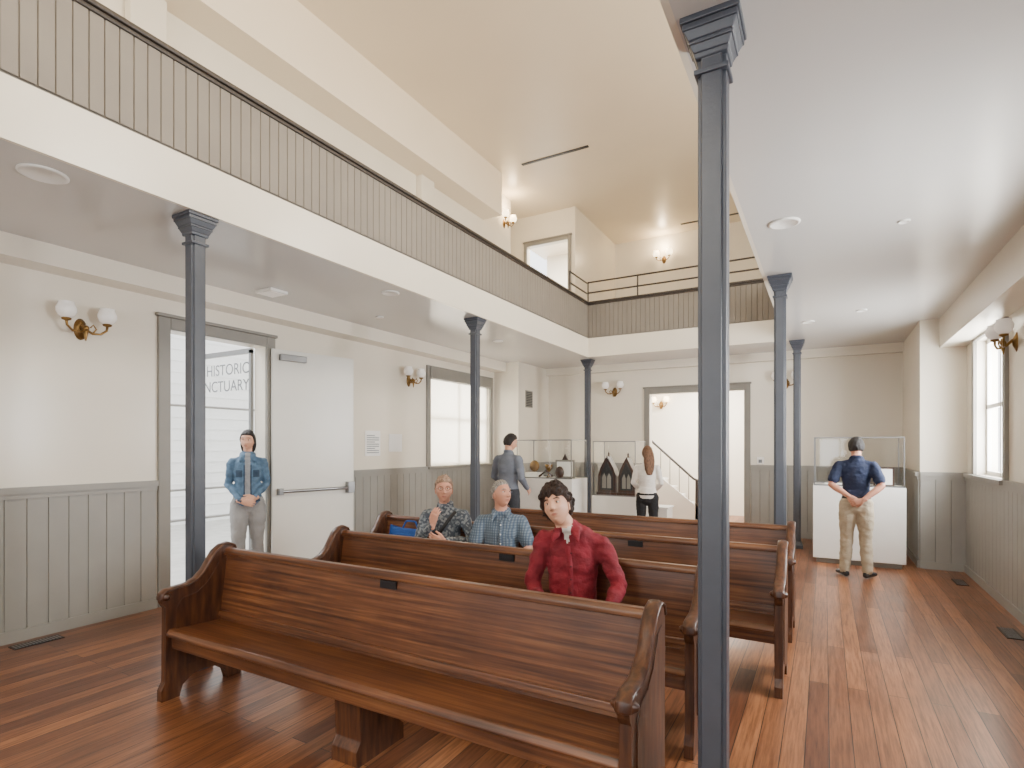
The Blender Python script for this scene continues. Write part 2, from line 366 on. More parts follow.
    labs=['top','pants','shoe','skin','inner','belt']; li={l:i for i,l in enumerate(labs)}
    C,l0=label_faces(me,B.segs); idx=np.array([li[B.segs[i][5]] for i in l0])
    nr=np.empty(len(me.polygons)*3); me.polygons.foreach_get('normal',nr); nr=nr.reshape(-1,3)
    if custom: idx=custom(C,nr,idx,li,J)
    cloth=np.zeros(len(me.vertices)); 
    for p,i in zip(me.polygons,idx):
        if i in (0,1,4):
            for v in p.vertices: cloth[v]=1
    for v in me.vertices:
        if cloth[v.index]:
            c=v.co; n_=noise.noise(V((c.x*9,c.y*9,c.z*15))+V(loc))+.6*noise.noise(V((c.x*22,c.y*22,c.z*30)))
            v.co=c+v.normal*folds*n_
    if details:
        bv=BVHTree.FromPolygons([v.co.copy() for v in me.vertices],[tuple(p.vertices) for p in me.polygons])
        db=MB(); dm=[mats['top'],mats.get('trim',M_paper),M_black]
        def hit(x,z,off):
            h=bv.ray_cast(V((x,-1,z)),V((0,1,0)))
            return (h[0]+V((0,-off,0))) if h[0] is not None else None
        for kind,a,mi in details:
            if kind=='strip':   # polyline (x,z), width
                pl,w=a; n=16; L=[];R_=[]
                for i in range(n+1):
                    t=i/n*(len(pl)-1); k=min(int(t),len(pl)-2); f_=t-k
                    x=pl[k][0]*(1-f_)+pl[k+1][0]*f_; z=pl[k][1]*(1-f_)+pl[k+1][1]*f_
                    dx=pl[k+1][0]-pl[k][0]; dz=pl[k+1][1]-pl[k][1]; l=math.hypot(dx,dz); px,pz=-dz/l*w/2,dx/l*w/2
                    A=hit(x+px,z+pz,.006); Bq=hit(x-px,z-pz,.006); c=hit(x,z,.009)
                    if A and Bq and c: L.append((A+V((0,.012,0)),A,c,Bq,Bq+V((0,.012,0))))
                vv=[p for r_ in L for p in r_]; ff=[(i*5+j,i*5+j+1,(i+1)*5+j+1,(i+1)*5+j) for i in range(len(L)-1) for j in range(4)]
                if ff: db.add(vv,ff,mi,True,M)
            elif kind=='patch':
                x0,x1,z0,z1=a; n=5; g=[]
                for i in range(n+1):
                    for j in range(n+1):
                        edge=i in (0,n) or j in (0,n)
                        p=hit(x0+(x1-x0)*i/n,z0+(z1-z0)*j/n,.001 if edge else .006); g.append(p)
                if all(p is not None for p in g): db.add(g,[(i*(n+1)+j,(i+1)*(n+1)+j,(i+1)*(n+1)+j+1,i*(n+1)+j+1) for i in range(n) for j in range(n)],mi,True,M)
            elif kind=='buttons':
                x,zs=a
                for z in zs:
                    p=hit(x,z,.010)
                    if p: db.ball(p,(.006,.003,.006),mi,M,10)
        if db.v: db.obj('garment_details',dm,e)
    finish_mesh(me,'body',[mats['top'],mats['pants'],mats.get('shoe',M_black),skin,mats.get('inner',M_paper),M_black],idx.tolist(),M,e)
    for s in 'LR':
        hs=(hands or {}).get(s); wr=J['wr'+s]; d=(wr-J['el'+s]).normalized()
        if hs is None: hs=(d,(-1 if s=='L' else 1,0,0),.35)
        make_hand(s,wr,hs[0],hs[1],hs[2],M,skin,e)
    Mh=M@Matrix.Translation(J['head'])@Euler(headrot).to_matrix().to_4x4()@Matrix.Scale(hsc,4)
    make_head(Mh,skin,hairmat,hair,e,glasses,smile,female)
    return e
def hairm(n,a,b_): return mat(n,a,.6,hex2=b_,scale=28,bump=.6,bscale=60,stretch=(3,3,.8))
H_br=hairm('hair_brown','#3d2619','#20130c'); H_dk=hairm('hair_dark','#241a16','#100c0a'); H_gr=hairm('hair_grey','#a8a39b','#68635e'); H_rd=hairm('hair_auburn_grey','#ab8f79','#7b5f4c'); H_lb=hairm('hair_light_brown','#7a563a','#4d3322')
short_h=dict(front=.062,back=-.055,thick=.014,side=.02)
def seatedJ(lean=0):
    d=dict(pel=(0,0,.56),waist=(0,.02,.68),chest=(0,.03+lean,.86),uch=(0,.03+lean,.975),neck=(0,.02+lean,1.07),head=(0,-.01+lean,1.225))
    for s,k in (('L',1),('R',-1)):
        d.update({'sh'+s:(k*.175,.03+lean,.985),'el'+s:(k*.25,-.02,.74),'wr'+s:(k*.14,-.25,.66),'hip'+s:(k*.09,-.02,.54),'kn'+s:(k*.12,-.44,.54),'an'+s:(k*.12,-.40,.1),'to'+s:(k*.13,-.54,.04)})
    return d
def c_open(C,nr,idx,li,J):
    z0=J['neck'].z-.10; w=.004+.026*np.clip((C[:,2]-z0)/.10,0,1)
    m=(idx==0)&(nr[:,1]<-.2)&(np.abs(C[:,0]-J['neck'].x)<w)&(C[:,2]>z0); idx=idx.copy(); idx[m]=li['inner']; return idx
P=seatedJ(.03); P.update(neck=(-.03,.02,1.14),uch=(-.005,.05,1.055),chest=(0,.05,.91),waist=(0,.03,.7),head=(-.095,-.035,1.275),shL=(.18,.05,1.035),shR=(-.18,.05,1.06),elL=(.29,-.03,.80),wrL=(.21,-.24,.66),elR=(-.26,0,.78),wrR=(-.13,-.22,.62))
person('seated_young_man',(-1.38,3.22,0),.28,P,dict(top=fabric('red_shirt','#831a29',.4),pants=fabric('tan_trousers','#8f8467'),inner=fabric('white_tee','#c9c2ba',.08),trim=fabric('dark_red','#4f1119')),
 dict(front=.050,back=-.06,thick=.024,side=.0,amp=.6,freq=4.5,top=.45,wavy=1,curls=520),H_br,headrot=(-.28,-.27,-.12),custom=c_open,hands=dict(L=((-.2,-.9,-.25),(-.2,.1,-1),.5),R=((.5,-.8,-.2),(.1,0,-1),.5)),folds=.014,collar=True,scale=1.0,
 details=[('strip',([(-.025,1.03),(-.005,.9),(0,.6)],.034),0),('buttons',(0,[.99,.91,.83,.75,.67]),1),('patch',(.045,.135,.86,.96),0),('patch',(-.135,-.05,.86,.96),0)])
P=seatedJ(0); P.update(elR=(-.24,-.06,.74),wrR=(-.05,-.20,.92),elL=(.26,-.03,.76),wrL=(.07,-.24,.78),head=(0,-.02,1.215))
def flower(n,a,b_,c_):
    m,nt,b=base(n); tc=nt.nodes.new('ShaderNodeTexCoord'); vo=nt.nodes.new('ShaderNodeTexVoronoi'); vo.inputs['Scale'].default_value=55
    r=nt.nodes.new('ShaderNodeValToRGB'); r.color_ramp.interpolation='CONSTANT'; e=r.color_ramp.elements; e[0].color=lin(a); e[1].position=.5; e[1].color=lin(b_); k=e.new(.75); k.color=lin(c_)
    nt.links.new(tc.outputs['Object'],vo.inputs['Vector']); nt.links.new(vo.outputs['Color'],r.inputs['Fac']); nt.links.new(r.outputs['Color'],b.inputs['Base Color']); b.inputs['Roughness'].default_value=.85; return m
def plaid(n,a,b_,c_):
    m,nt,b=base(n); N=nt.nodes;L=nt.links; tc=N.new('ShaderNodeTexCoord'); cols=[]
    for d,s in (('X',14),('Z',14)):
        w=N.new('ShaderNodeTexWave'); w.bands_direction=d; w.inputs['Scale'].default_value=s; L.new(tc.outputs['Object'],w.inputs['Vector']); cols.append(w)
    r1=N.new('ShaderNodeValToRGB'); r1.color_ramp.elements[0].color=lin(a); r1.color_ramp.elements[1].color=lin(b_); L.new(cols[0].outputs['Fac'],r1.inputs['Fac'])
    mx=N.new('ShaderNodeMix'); mx.data_type='RGBA'; mx.inputs[7].default_value=lin(c_); L.new(r1.outputs['Color'],mx.inputs[6])
    ml=N.new('ShaderNodeMath'); ml.operation='MULTIPLY'; ml.inputs[1].default_value=.6; L.new(cols[1].outputs['Fac'],ml.inputs[0]); L.new(ml.outputs[0],mx.inputs[0])
    L.new(mx.outputs[2],b.inputs['Base Color']); b.inputs['Roughness'].default_value=.85; return m
person('seated_older_woman',(-3.12,4.24,0),.35,P,dict(top=flower('print_blouse','#454c56','#7e8387','#5f676d'),pants=fabric('navy_trousers','#252a38')),
 dict(front=.062,back=-.035,thick=.011,side=.02,amp=.35,freq=5,top=.9,curls=160,csize=.6),H_rd,skin=M_skin2,headrot=(-.16,0,.30),female=True,glasses=True,smile=True,scale=1.02,hands=dict(R=((.25,-.15,1),(.3,.9,0),.5),L=((-.9,-.2,.25),(0,.9,.2),.5)),
 details=[('strip',([(.11,1.02),(0,.86),(-.13,.66)],.03),2)])
P=seatedJ(0); P.update(elL=(.25,-.05,.75),wrL=(.12,-.26,.66))
person('seated_older_man',(-2.5,4.24,0),.45,P,dict(top=plaid('plaid_shirt','#4a5c70','#77848f','#3b4858'),pants=fabric('khaki_trousers','#8d8470')),
 dict(front=.072,back=-.05,thick=.009,side=.015,amp=.5,freq=6,curls=160,csize=.6),H_gr,skin=M_skin2,headrot=(-.26,.05,.75),short=True,collar=True,
 details=[('strip',([(0,1.0),(0,.6)],.03),0),('buttons',(0,[.96,.88,.8,.72]),1),('patch',(.05,.13,.84,.93),0)])
def c_den(C,nr,idx,li,J):
    idx=idx.copy(); m=(idx==0)&(nr[:,1]<-.3)&(np.abs(C[:,0])<.03)&(C[:,2]>1.0)&(C[:,2]<1.5); idx[m]=li['inner']; return idx
P=dict(elL=(.20,.03,1.14),wrL=(.07,-.16,.99),elR=(-.20,.03,1.14),wrR=(-.07,-.17,.96),anR=(-.07,-.12,.09),knR=(-.09,-.11,.50),toR=(-.10,-.27,.04))
person('woman_in_denim_jacket',(-5.93,4.17,.025),.95,P,dict(top=fabric('denim','#54708a',.35,22),pants=fabric('grey_trousers','#8f8d8b',.15),inner=fabric('pale_shirt','#8d8f92',.1),shoe=M_paper,trim=fabric('denim_seam','#2f4358')),
 dict(front=.06,back=-.08,thick=.012,side=-.03,amp=.2,locks=[([(s*.062,.03,.03),(s*.070,.04,-.05),(s*.062,.045,-.11),(s*.05,.04,-.14)],[(.018,.04),(.018,.04),(.016,.03),(.01,.02)],(1,0,0)) for s in (-1,1)]+[([(0,.07,0),(0,.075,-.1),(0,.06,-.16)],[(.06,.02),(.06,.022),(.05,.012)],(1,0,0))]),H_dk,headrot=(0,.05,-.25),female=True,custom=c_den,scale=1.035,pant_r=1.12,collar=True,hsc=.96,folds=.009,
 hands=dict(L=((-.8,-.2,-.2),(0,.9,0),.5),R=((.8,-.25,-.2),(0,.9,0),.5)),
 details=[('strip',([(.035,1.36),(.035,.98)],.012),1),('strip',([(-.035,1.36),(-.035,.98)],.012),1),('patch',(.055,.12,1.22,1.30),1),('patch',(-.12,-.055,1.22,1.30),1),('strip',([(-.13,.96),(-.04,.955)],.03),1),('strip',([(.04,.955),(.13,.96)],.03),1)])
P=dict(elL=(.27,-.02,1.14),wrL=(.2,-.22,1.0),elR=(-.25,.03,1.13),wrR=(-.2,-.18,.98),head=(0,-.05,1.62),neck=(0,-.005,1.475),uch=(0,.0,1.39))
person('man_in_grey_shirt',(-4.02,7.02,0),math.pi-.15,P,dict(top=fabric('blue_grey_shirt','#737985',.2),pants=fabric('dark_trousers','#33353b')),dict(short_h,front=.07),H_dk,headrot=(.25,0,-.35),scale=1.05)
P=dict(elL=(.22,-.0,1.14),wrL=(.12,-.22,1.02),elR=(-.22,-.0,1.14),wrR=(-.12,-.22,1.02),head=(0,-.04,1.625))
lk=[([(0,.05,.06),(0,.10,-.02),(0,.105,-.15),(0,.09,-.28),(.0,.085,-.36)],[(.065,.033),(.080,.033),(.088,.033),(.075,.028),(.045,.015)],(1,0,0))]
person('woman_with_long_hair',(-2.38,8.45,0),math.pi+.2,P,dict(top=fabric('white_top','#e4dfd8',.08),pants=fabric('black_trousers','#1d1d20')),dict(front=.06,back=-.09,thick=.014,side=-.05,amp=.2,locks=lk),H_lb,headrot=(.2,0,.3),female=True,scale=.945)
def c_belt(C,nr,idx,li,J):
    idx=idx.copy(); m=(C[:,2]>.985)&(C[:,2]<1.015)&(np.abs(C[:,0])<.19)&(idx<2); idx[m]=li['belt']; m=(C[:,2]>=1.015)&(idx==1); idx[m]=0; return idx
P=dict(elL=(.265,.10,1.15),wrL=(.075,.175,1.02),elR=(-.265,.10,1.15),wrR=(-.075,.195,.98),anL=(.12,.02,.09),anR=(-.12,.02,.09),toL=(.19,-.11,.04),toR=(-.19,-.11,.04),head=(0,-.045,1.62))
person('man_in_navy_shirt',(.34,8.20,0),math.pi-.05,P,dict(top=fabric('navy_shirt','#232e4c',.3),pants=fabric('khakis','#b3a48c',.15)),dict(short_h,thick=.016,back=-.06),H_dk,skin=M_skin2,headrot=(.2,0,.05),short=True,tuck=True,custom=c_belt,scale=1.01,pant_r=1.15,folds=.009,
 hands=dict(L=((-.75,.15,-.55),(0,-.9,0),.35),R=((.8,.1,-.35),(0,-.9,0),.6)))
# ============================================================ ROOM
def gridwall(name,axis,t0,t1,a0,a1,z0,z1,ops,m):
    A=sorted({a0,a1,*[o[0] for o in ops],*[o[1] for o in ops]}); Z=sorted({z0,z1,*[o[2] for o in ops],*[o[3] for o in ops]})
    b=MB()
    for i in range(len(A)-1):
        for j in range(len(Z)-1):
            ca=(A[i]+A[i+1])/2; cz=(Z[j]+Z[j+1])/2
            if any(o[0]<ca<o[1] and o[2]<cz<o[3] for o in ops): continue
            if axis=='x': b.box(t0,t1,A[i],A[i+1],Z[j],Z[j+1])
            else: b.box(A[i],A[i+1],t0,t1,Z[j],Z[j+1])
    return b.obj(name,[m])
def bead(b,axis,t,nrm,a0,a1,z0,z1,w=.14,mi=0,th=.016,g=.005,d=.006):
    n=max(1,round((a1-a0)/w)); w=(a1-a0)/n; prof=[]
    for i in range(n):
        x=a0+i*w; prof+=[(x+.0008,th-d*1.6),(x+g,th),(x+w-g,th),(x+w-.0008,th-d*1.6)]
    v=[];f=[]
    for z in (z0,z1):
        for x,o in prof:
            v.append((t+nrm*o,x,z) if axis=='x' else (x,t+nrm*o,z))
    k=len(prof)
    for i in range(k-1): f.append((i,i+1,k+i+1,k+i))
    b.add(v,f,mi)
def seg(b,axis,t,nrm,o0,o1,a0,a1,z0,z1,mi=0):
    p,q=sorted((t+nrm*o0,t+nrm*o1))
    if axis=='x': b.box(p,q,a0,a1,z0,z1,mi)
    else: b.box(a0,a1,p,q,z0,z1,mi)
XL,XR,YF,YB=-5.95,1.62,11.2,-3.5
H=3.35; ZU=6.95; SL=3.68; GX=-3.95; GY=9.97; RX=-.55; YR=14.05; KT=4.37
MB().box(XL-.2,XR+.2,YB-.2,YR+.2,-.12,0).obj('floor',[M_floor])
gridwall('wall_left','x',XL-.2,XL,YB,YF,0,H,[(3.28,4.42,0,2.86),(7.65,9.6,1.3,2.98)],M_wall)
gridwall('wall_right','x',XR,XR+.2,YB,YF,0,H,[(7.45,8.72,1.3,2.93),(3.6,5.0,1.3,2.93),(-.6,.8,1.3,2.93)],M_wall)
gridwall('wall_far','y',YF,YF+.16,XL,XR,0,H,[(-3.1,-1.32,0,2.7)],M_wall)
gridwall('wall_back','y',YB-.2,YB,XL,XR,0,ZU,[(-5.3,-4.1,.9,2.9),(-3.3,-1.2,.9,3.0),(-.2,1.1,.9,2.9),(-5,-3.4,4.4,6.3),(-2.9,-1.3,4.4,6.3),(-.6,1,4.4,6.3)],M_wall)
gridwall('wall_right_upper','x',XR,XR+.2,YB,YR,H,ZU,[(0,1.4,4.6,6.3),(3.5,4.9,4.6,6.3),(7.2,8.6,4.6,6.3)],M_wall)
gridwall('wall_left_upper','x',-6.1,-5.9,YB,10.4,H,ZU,[],M_wall)
gridwall('wall_vestibule_rear','y',YR,YR+.15,-6.8,XR,0,ZU,[],M_wall)
MB().box(-5.2,-5.05,YF+.16,YR,0,H).obj('wall_vestibule_left',[M_wall])
MB().box(-.55,-.4,YF+.16,YR,0,H).obj('wall_vestibule_right',[M_wall])
b=MB(); b.box(-6.85,-6.7,10.4,11.37,SL,ZU); b.box(-6.85,-6.1,10.25,10.4,SL,ZU); b.obj('wall_recess_upper',[M_wall])
gridwall('wall_enclosure_upper','y',11.37,11.5,-6.85,-4.81,SL,ZU,[(-6.0,-4.98,SL,6.25)],M_wall)
MB().box(-4.95,-4.81,11.5,YR,SL,ZU).obj('wall_enclosure_side',[M_wall])
MB().box(XL,-5.38,9.8,YF,0,H).obj('wall_chase_left',[M_wall])
MB().box(1.12,XR,9.26,YF,0,H).obj('wall_chase_right',[M_wall])
MB().box(-6.95,XR+.2,YB-.2,YR+.2,ZU,ZU+.15).obj('ceiling',[M_ceilu])
def gal(name,x0,x1,y0,y1): MB().box(x0,x1,y0,y1,H,SL).obj(name,[M_ceil])
gal('ceiling_gallery_left',XL-.2,GX-.03,YB,YR)
gal('ceiling_gallery_right',RX+.03,XR+.2,YB,YR)
gal('ceiling_gallery_rear',GX-.03,RX+.03,GY+.03,YR)
MB().box(-6.85,XL-.2,9.9,YR,H,SL).obj('ceiling_gallery_recess',[M_ceil])
b=MB(); b.box(GX-.03,GX,YB,GY+.03,H-.0,SL+.03); b.box(GX,RX,GY,GY+.03,H,SL+.03); b.box(RX,RX+.03,YB,GY+.03,H,SL+.03)
b.obj('trim_gallery_beam',[M_wall])
b=MB()
b.box(GX-.1,GX-.02,YB,GY+.1,SL+.03,KT,0); b.box(GX-.02,RX+.02,GY+.02,GY+.1,SL+.03,KT,0); b.box(RX+.02,RX+.1,YB,GY+.1,SL+.03,KT,0)
bead(b,'x',GX-.02,1,YB,GY,SL+.05,KT-.02,.085,0); bead(b,'y',GY+.02,-1,GX,RX,SL+.05,KT-.02,.085,0); bead(b,'x',RX+.02,-1,YB,GY,SL+.05,KT-.02,.085,0)
b.obj('trim_gallery_beadboard',[M_fascia])
b=MB()
b.box(GX-.13,GX+.03,YB,GY+.03,KT,KT+.035); b.box(GX-.03,RX+.03,GY-.03,GY+.13,KT,KT+.035); b.box(RX-.03,RX+.13,YB,GY+.03,KT,KT+.035)
b.box(GX-.02,GX+.012,YB,GY,KT-.03,KT); b.box(GX,RX,GY-.012,GY+.02,KT-.03,KT)
b.obj('trim_gallery_cap',[M_rail],bevel=.008)
b=MB()
for z in (4.79,4.59): b.loft([(GX-.02,GY+.05,z),(RX,GY+.05,z)],[.016,.016],(0,1,0))
for x in (GX-.02,-3.0,-1.8,RX-.1): b.loft([(x,GY+.05,4.36),(x,GY+.05,4.79)],[.014,.014])
b.loft([(GX-.05,9.2,4.79),(GX-.05,GY+.05,4.79)],[.016,.016]); b.loft([(GX-.05,9.2,4.59),(GX-.05,GY+.05,4.59)],[.016,.016])
b.loft([(GX-.05,9.2,4.36),(GX-.05,9.2,4.79)],[.014,.014])
b.obj('gallery_handrail',[M_rail])
MB().box(-5.9,-5.47,YB,9.3,6.13,ZU).obj('trim_bulkhead_upper',[M_ceilu])
b=MB()
for y in (-.6,3.0,7.4): b.box(-5.9,-5.78,y-.17,y+.17,SL,6.13)
b.obj('trim_pilaster_upper',[M_wall],bevel=.01)
MB().box(XL,XL+.28,YB,9.8,3.17,H).obj('trim_bulkhead_left',[M_wall])
MB().box(1.33,XR,YB,9.26,2.96,H).obj('trim_bulkhead_right',[M_wall])
MB().box(-5.38,1.12,YF-.14,YF,3.2,H).obj('trim_bulkhead_far',[M_wall])
def wains(name,runs):
    b=MB()
    for axis,t,nrm,a0,a1 in runs:
        bead(b,axis,t,nrm,a0,a1,.08,1.24,.15)
        seg(b,axis,t,nrm,0,.03,a0,a1,0,.1)
        seg(b,axis,t,nrm,0,.03,a0,a1,1.20,1.245)
        seg(b,axis,t,nrm,0,.05,a0,a1,1.245,1.30)
    return b.obj(name,[M_wains])
wains('trim_wainscot_left',[('x',XL,1,YB,3.15),('x',XL,1,4.55,9.8),('y',9.8,-1,XL,-5.38),('x',-5.38,1,9.8,YF)])
wains('trim_wainscot_right',[('x',XR,-1,YB,9.26),('y',9.26,-1,1.12,XR),('x',1.12,-1,9.26,YF)])
wains('trim_wainscot_far',[('y',YF,-1,-5.38,-3.22),('y',YF,-1,-1.2,1.12)])
def casing(name,axis,t,nrm,a0,a1,z0,z1,w=.12):
    b=MB()
    seg(b,axis,t,nrm,0,.035,a0-w,a0,z0,z1+w); seg(b,axis,t,nrm,0,.035,a1,a1+w,z0,z1+w)
    seg(b,axis,t,nrm,0,.035,a0,a1,z1,z1+w); seg(b,axis,t,nrm,0,.055,a0-w-.02,a1+w+.02,z1+w,z1+w+.035)
    return b.obj(name,[M_casing],bevel=.006)
casing('trim_door_casing','x',XL,1,3.28,4.42,0,2.86); casing('trim_door_casing','y',YF,-1,-3.1,-1.32,0,2.7,.11)
casing('trim_door_casing','y',11.37,-1,-6.0,-4.98,SL,6.25,.08)
def window(name,axis,t,nrm,a0,a1,z0,z1,shade=False):
    e=empty(name,(t,(a0+a1)/2,z0) if axis=='x' else ((a0+a1)/2,t,z0))
    b=MB(); w=.1
    seg(b,axis,t,nrm,0,.035,a0-w,a0,z0-.05,z1+.06); seg(b,axis,t,nrm,0,.035,a1,a1+w,z0-.05,z1+.06)
    seg(b,axis,t,nrm,0,.035,a0,a1,z1,z1+.06); seg(b,axis,t,nrm,0,.08,a0-w,a1+w,z0-.05,z0)
    b.obj('casing',[M_casing],e,bevel=.006)
    b=MB()
    for z in (z0,(z0+z1)/2-.02,z1-.05): seg(b,axis,t,nrm,-.13,-.09,a0,a1,z,z+.05)
    for a in (a0,(a0+a1)/2-.02,a1-.05): seg(b,axis,t,nrm,-.13,-.09,a,a+.045,z0,z1)
    b.obj('sash',[M_white],e,bevel=.004)
    b=MB(); tt=t-nrm*.11
    b.add([(tt,a0,z0),(tt,a1,z0),(tt,a1,z1),(tt,a0,z1)] if axis=='x' else [(a0,tt,z0),(a1,tt,z0),(a1,tt,z1),(a0,tt,z1)],[(0,1,2,3)]); b.obj('pane',[M_glass],e)
    if shade:
        b=MB(); seg(b,axis,t,nrm,-.06,-.056,a0+.01,a1-.01,z0+.02,z1); b.obj('roller_shade',[M_shade],e)
        b=MB(); seg(b,axis,t,nrm,-.09,.06,a0-.02,a1+.02,z1-.16,z1+.05); b.obj('valance',[M_casing],e,bevel=.01)
    return e
window('window_1','x',XL,1,7.65,9.6,1.3,2.98,True)
window('window_2','x',XR,-1,7.45,8.72,1.3,2.93)
window('window_3','x',XR,-1,3.6,5.0,1.3,2.93)
window('window_4','x',XR,-1,-.6,.8,1.3,2.93)
k=5
for a,c in ((0,1.4),(3.5,4.9),(7.2,8.6)): window('window_%d'%k,'x',XR,-1,a,c,4.6,6.3); k+=1  # unseen upper windows, added to bring light onto the nave ceiling
for a,c,z0,z1 in ((-5.3,-4.1,.9,2.9),(-3.3,-1.2,.9,3.0),(-.2,1.1,.9,2.9),(-5,-3.4,4.4,6.3),(-2.9,-1.3,4.4,6.3),(-.6,1,4.4,6.3)):
    window('window_%d'%k,'y',YB,1,a,c,z0,z1); k+=1  # unseen back windows, added to let in frontal fill light
# ------------------------------------------------------------ columns
def column(x,y):
    b=MB(); w=.055; n=.016
    o=[(-w+n,-w),(w-n,-w),(w-n,-w+n),(w,-w+n),(w,w-n),(w-n,w-n),(w-n,w),(-w+n,w),(-w+n,w-n),(-w,w-n),(-w,-w+n),(-w+n,-w+n)]
    b.prism([(x+p,y+q) for p,q in o],'z',.1,H-.15)
    def fr(h0,z0,h1,z1):
        v=[(x+sx*h0,y+sy*h0,z0) for sx,sy in ((-1,-1),(1,-1),(1,1),(-1,1))]+[(x+sx*h1,y+sy*h1,z1) for sx,sy in ((-1,-1),(1,-1),(1,1),(-1,1))]
        b.add(v,[(3,2,1,0),(4,5,6,7),(0,1,5,4),(1,2,6,5),(2,3,7,6),(3,0,4,7)])
    fr(.066,H-.215,.066,H-.195); fr(.062,H-.15,.066,H-.13); fr(.066,H-.13,.08,H-.10); fr(.084,H-.10,.084,H-.085); fr(.084,H-.085,.1,H-.05); fr(.104,H-.05,.104,H-.025); fr(.112,H-.025,.112,H)
    fr(.085,0,.085,.06); fr(.078,.06,.062,.11)
    b.obj('support_column',[M_col],bevel=.004)
for x,y in ((-.393,2.36),(-.393,6.19),(-.393,10.09),(-4.08,2.44),(-4.08,6.23),(-4.08,10.28)): column(x,y)
# ------------------------------------------------------------ pews
ENDP=[(-.03,0),(-.03,.07),(-.005,.12),(0,.6),(-.02,.63),(-.03,.66),(-.025,.69),(-.0,.708),(.06,.715),(.14,.722),(.2,.745),(.25,.79),(.29,.85),(.33,.91),(.38,.945),(.43,.955),(.475,.935),(.495,.89),(.49,.5),(.49,.12),(.52,.07),(.52,0),(.42,0),(.40,.07),(.33,.12),(.25,.13),(.17,.12),(.1,.07),(.08,0)]
def pew(x0,x1,yf,legs=(),plq=None):
    e=empty('wooden_pew',((x0+x1)/2,yf+.25,0))
    for nm,xa in (('end_panel_left',x0),('end_panel_right',x1-.05)):
        b=MB(); b.prism([(yf+p,z) for p,z in ENDP],'x',xa,xa+.05)
        path=[(xa+.025,yf+p,z+.002) for p,z in ENDP[5:18]]
        b.loft(path,[(.036,.012)]*len(path),(1,0,0),seg=10)
        b.loft([(xa-.004,yf-.002,.674),(xa+.054,yf-.002,.674)],[.028,.028],(0,1,0),seg=16,caps=1)
        inner=[(.06,.2),(.06,.58),(.1,.64),(.2,.66),(.28,.72),(.36,.84),(.43,.86),(.44,.2)]
        for s in (-.006,.05): b.prism([(yf+p,z) for p,z in inner],'x',xa+s,xa+s+.006)
        b.obj(nm,[M_pewend],e,bevel=.006)
    a,c=x0+.05,x1-.05
    b=MB(); b.prism([(yf+.0,.43),(yf+.02,.455),(yf+.40,.435),(yf+.40,.40),(yf+.02,.41),(yf,.415)],'x',a,c)
    b.box(a,c,yf+.03,yf+.055,.33,.41); b.obj('seat',[M_pew],e,bevel=.006)
    b=MB(); b.prism([(yf+.355,.42),(yf+.415,.885),(yf+.445,.885),(yf+.39,.30),(yf+.36,.30)],'x',a,c)
    b.prism([(yf+.395,.88),(yf+.395,.905),(yf+.41,.925),(yf+.45,.925),(yf+.465,.905),(yf+.465,.88)],'x',a,c)
    b.prism([(yf+.345,.46),(yf+.352,.50),(yf+.37,.50),(yf+.365,.46)],'x',a,c)
    b.obj('backrest',[M_pew],e,bevel=.005)
    if legs:
        b=MB()
        for x in legs:
            b.prism([(yf+.05,0),(yf+.05,.08),(yf+.08,.12),(yf+.07,.41),(yf+.36,.41),(yf+.36,.12),(yf+.40,.08),(yf+.40,0)],'x',x-.09,x+.09)
        b.obj('centre_leg',[M_pewend],e,bevel=.006)
    if plq:
        b=MB(); b.box(plq-.06,plq+.06,yf+.398,yf+.41,.83,.875); b.obj('number_plate',[M_black],e)
    return e
pew(-3.76,-.63,2.03,(-2.17,),-2.19); pew(-3.66,-.60,3.03,(-2.1,),-1.98); pew(-4.07,-.24,4.04,(-2.1,),-1.35); pew(-3.3,-.24,5.22,(-1.8,),-1.0)
# ------------------------------------------------------------ sconces
def sconce(loc,nrm,lit=False,power=0):
    n=V(nrm); lat=n.cross(V((0,0,1))); M=Matrix.Translation(loc)@Matrix((( lat.x,n.x,0,0),(lat.y,n.y,0,0),(0,0,1,0),(0,0,0,1)))
    b=MB()
    b.lathe([(.0,-.012),(.05,-.01),(.055,0),(.04,.012),(.02,.03),(.0,.035)],mi=0,M=M@Matrix.Translation((0,.0,-.02))@Matrix.Rotation(-math.pi/2,4,'X')@Matrix.Scale(1.8,4,(0,1,0)))
    b.loft([(0,.03,-.0),(0,.08,-.05),(0,.1,-.03)],[.014,.016,.02],M=M)
    b.ball((0,.1,-.02),.028,M=M); b.loft([(0,.1,-.05),(0,.1,-.09),(0,.1,-.13)],[.02,.014,.006],M=M)
    for s in (-1,1):
        b.loft([(0,.1,-.03),(s*.05,.11,-.065),(s*.11,.12,-.06),(s*.155,.13,-.02),(s*.16,.13,.02)],[.011,.011,.010,.010,.012],(0,1,0),M=M)
        b.loft([(s*.05,.11,-.065),(s*.075,.12,-.02),(s*.05,.12,.015),(s*.03,.12,-.01)],[.007]*4,(0,1,0),M=M)
        b.lathe([(.012,.0),(.035,.01),(.038,.022),(.03,.03)],(s*.16,.13,.015),0,M=M)
        b.lathe([(.03,.0),(.058,.02),(.075,.055),(.076,.085),(.064,.115),(.056,.13),(.062,.142),(.058,.142),(.05,.13)],(s*.16,.13,.04),1,M=M)
    o=b.obj('wall_sconce',[M_brass,M_globel if lit else M_globe])
    if power:
        l=bpy.data.lights.new('sconce_bulb','POINT'); l.energy=power; l.color=(1,.78,.5); l.shadow_soft_size=.09
        p=bpy.data.objects.new('sconce_bulb',l); p.parent=o; bpy.context.collection.objects.link(p)
        w=M@V((0,.2,.32)); p.location=w-o.location
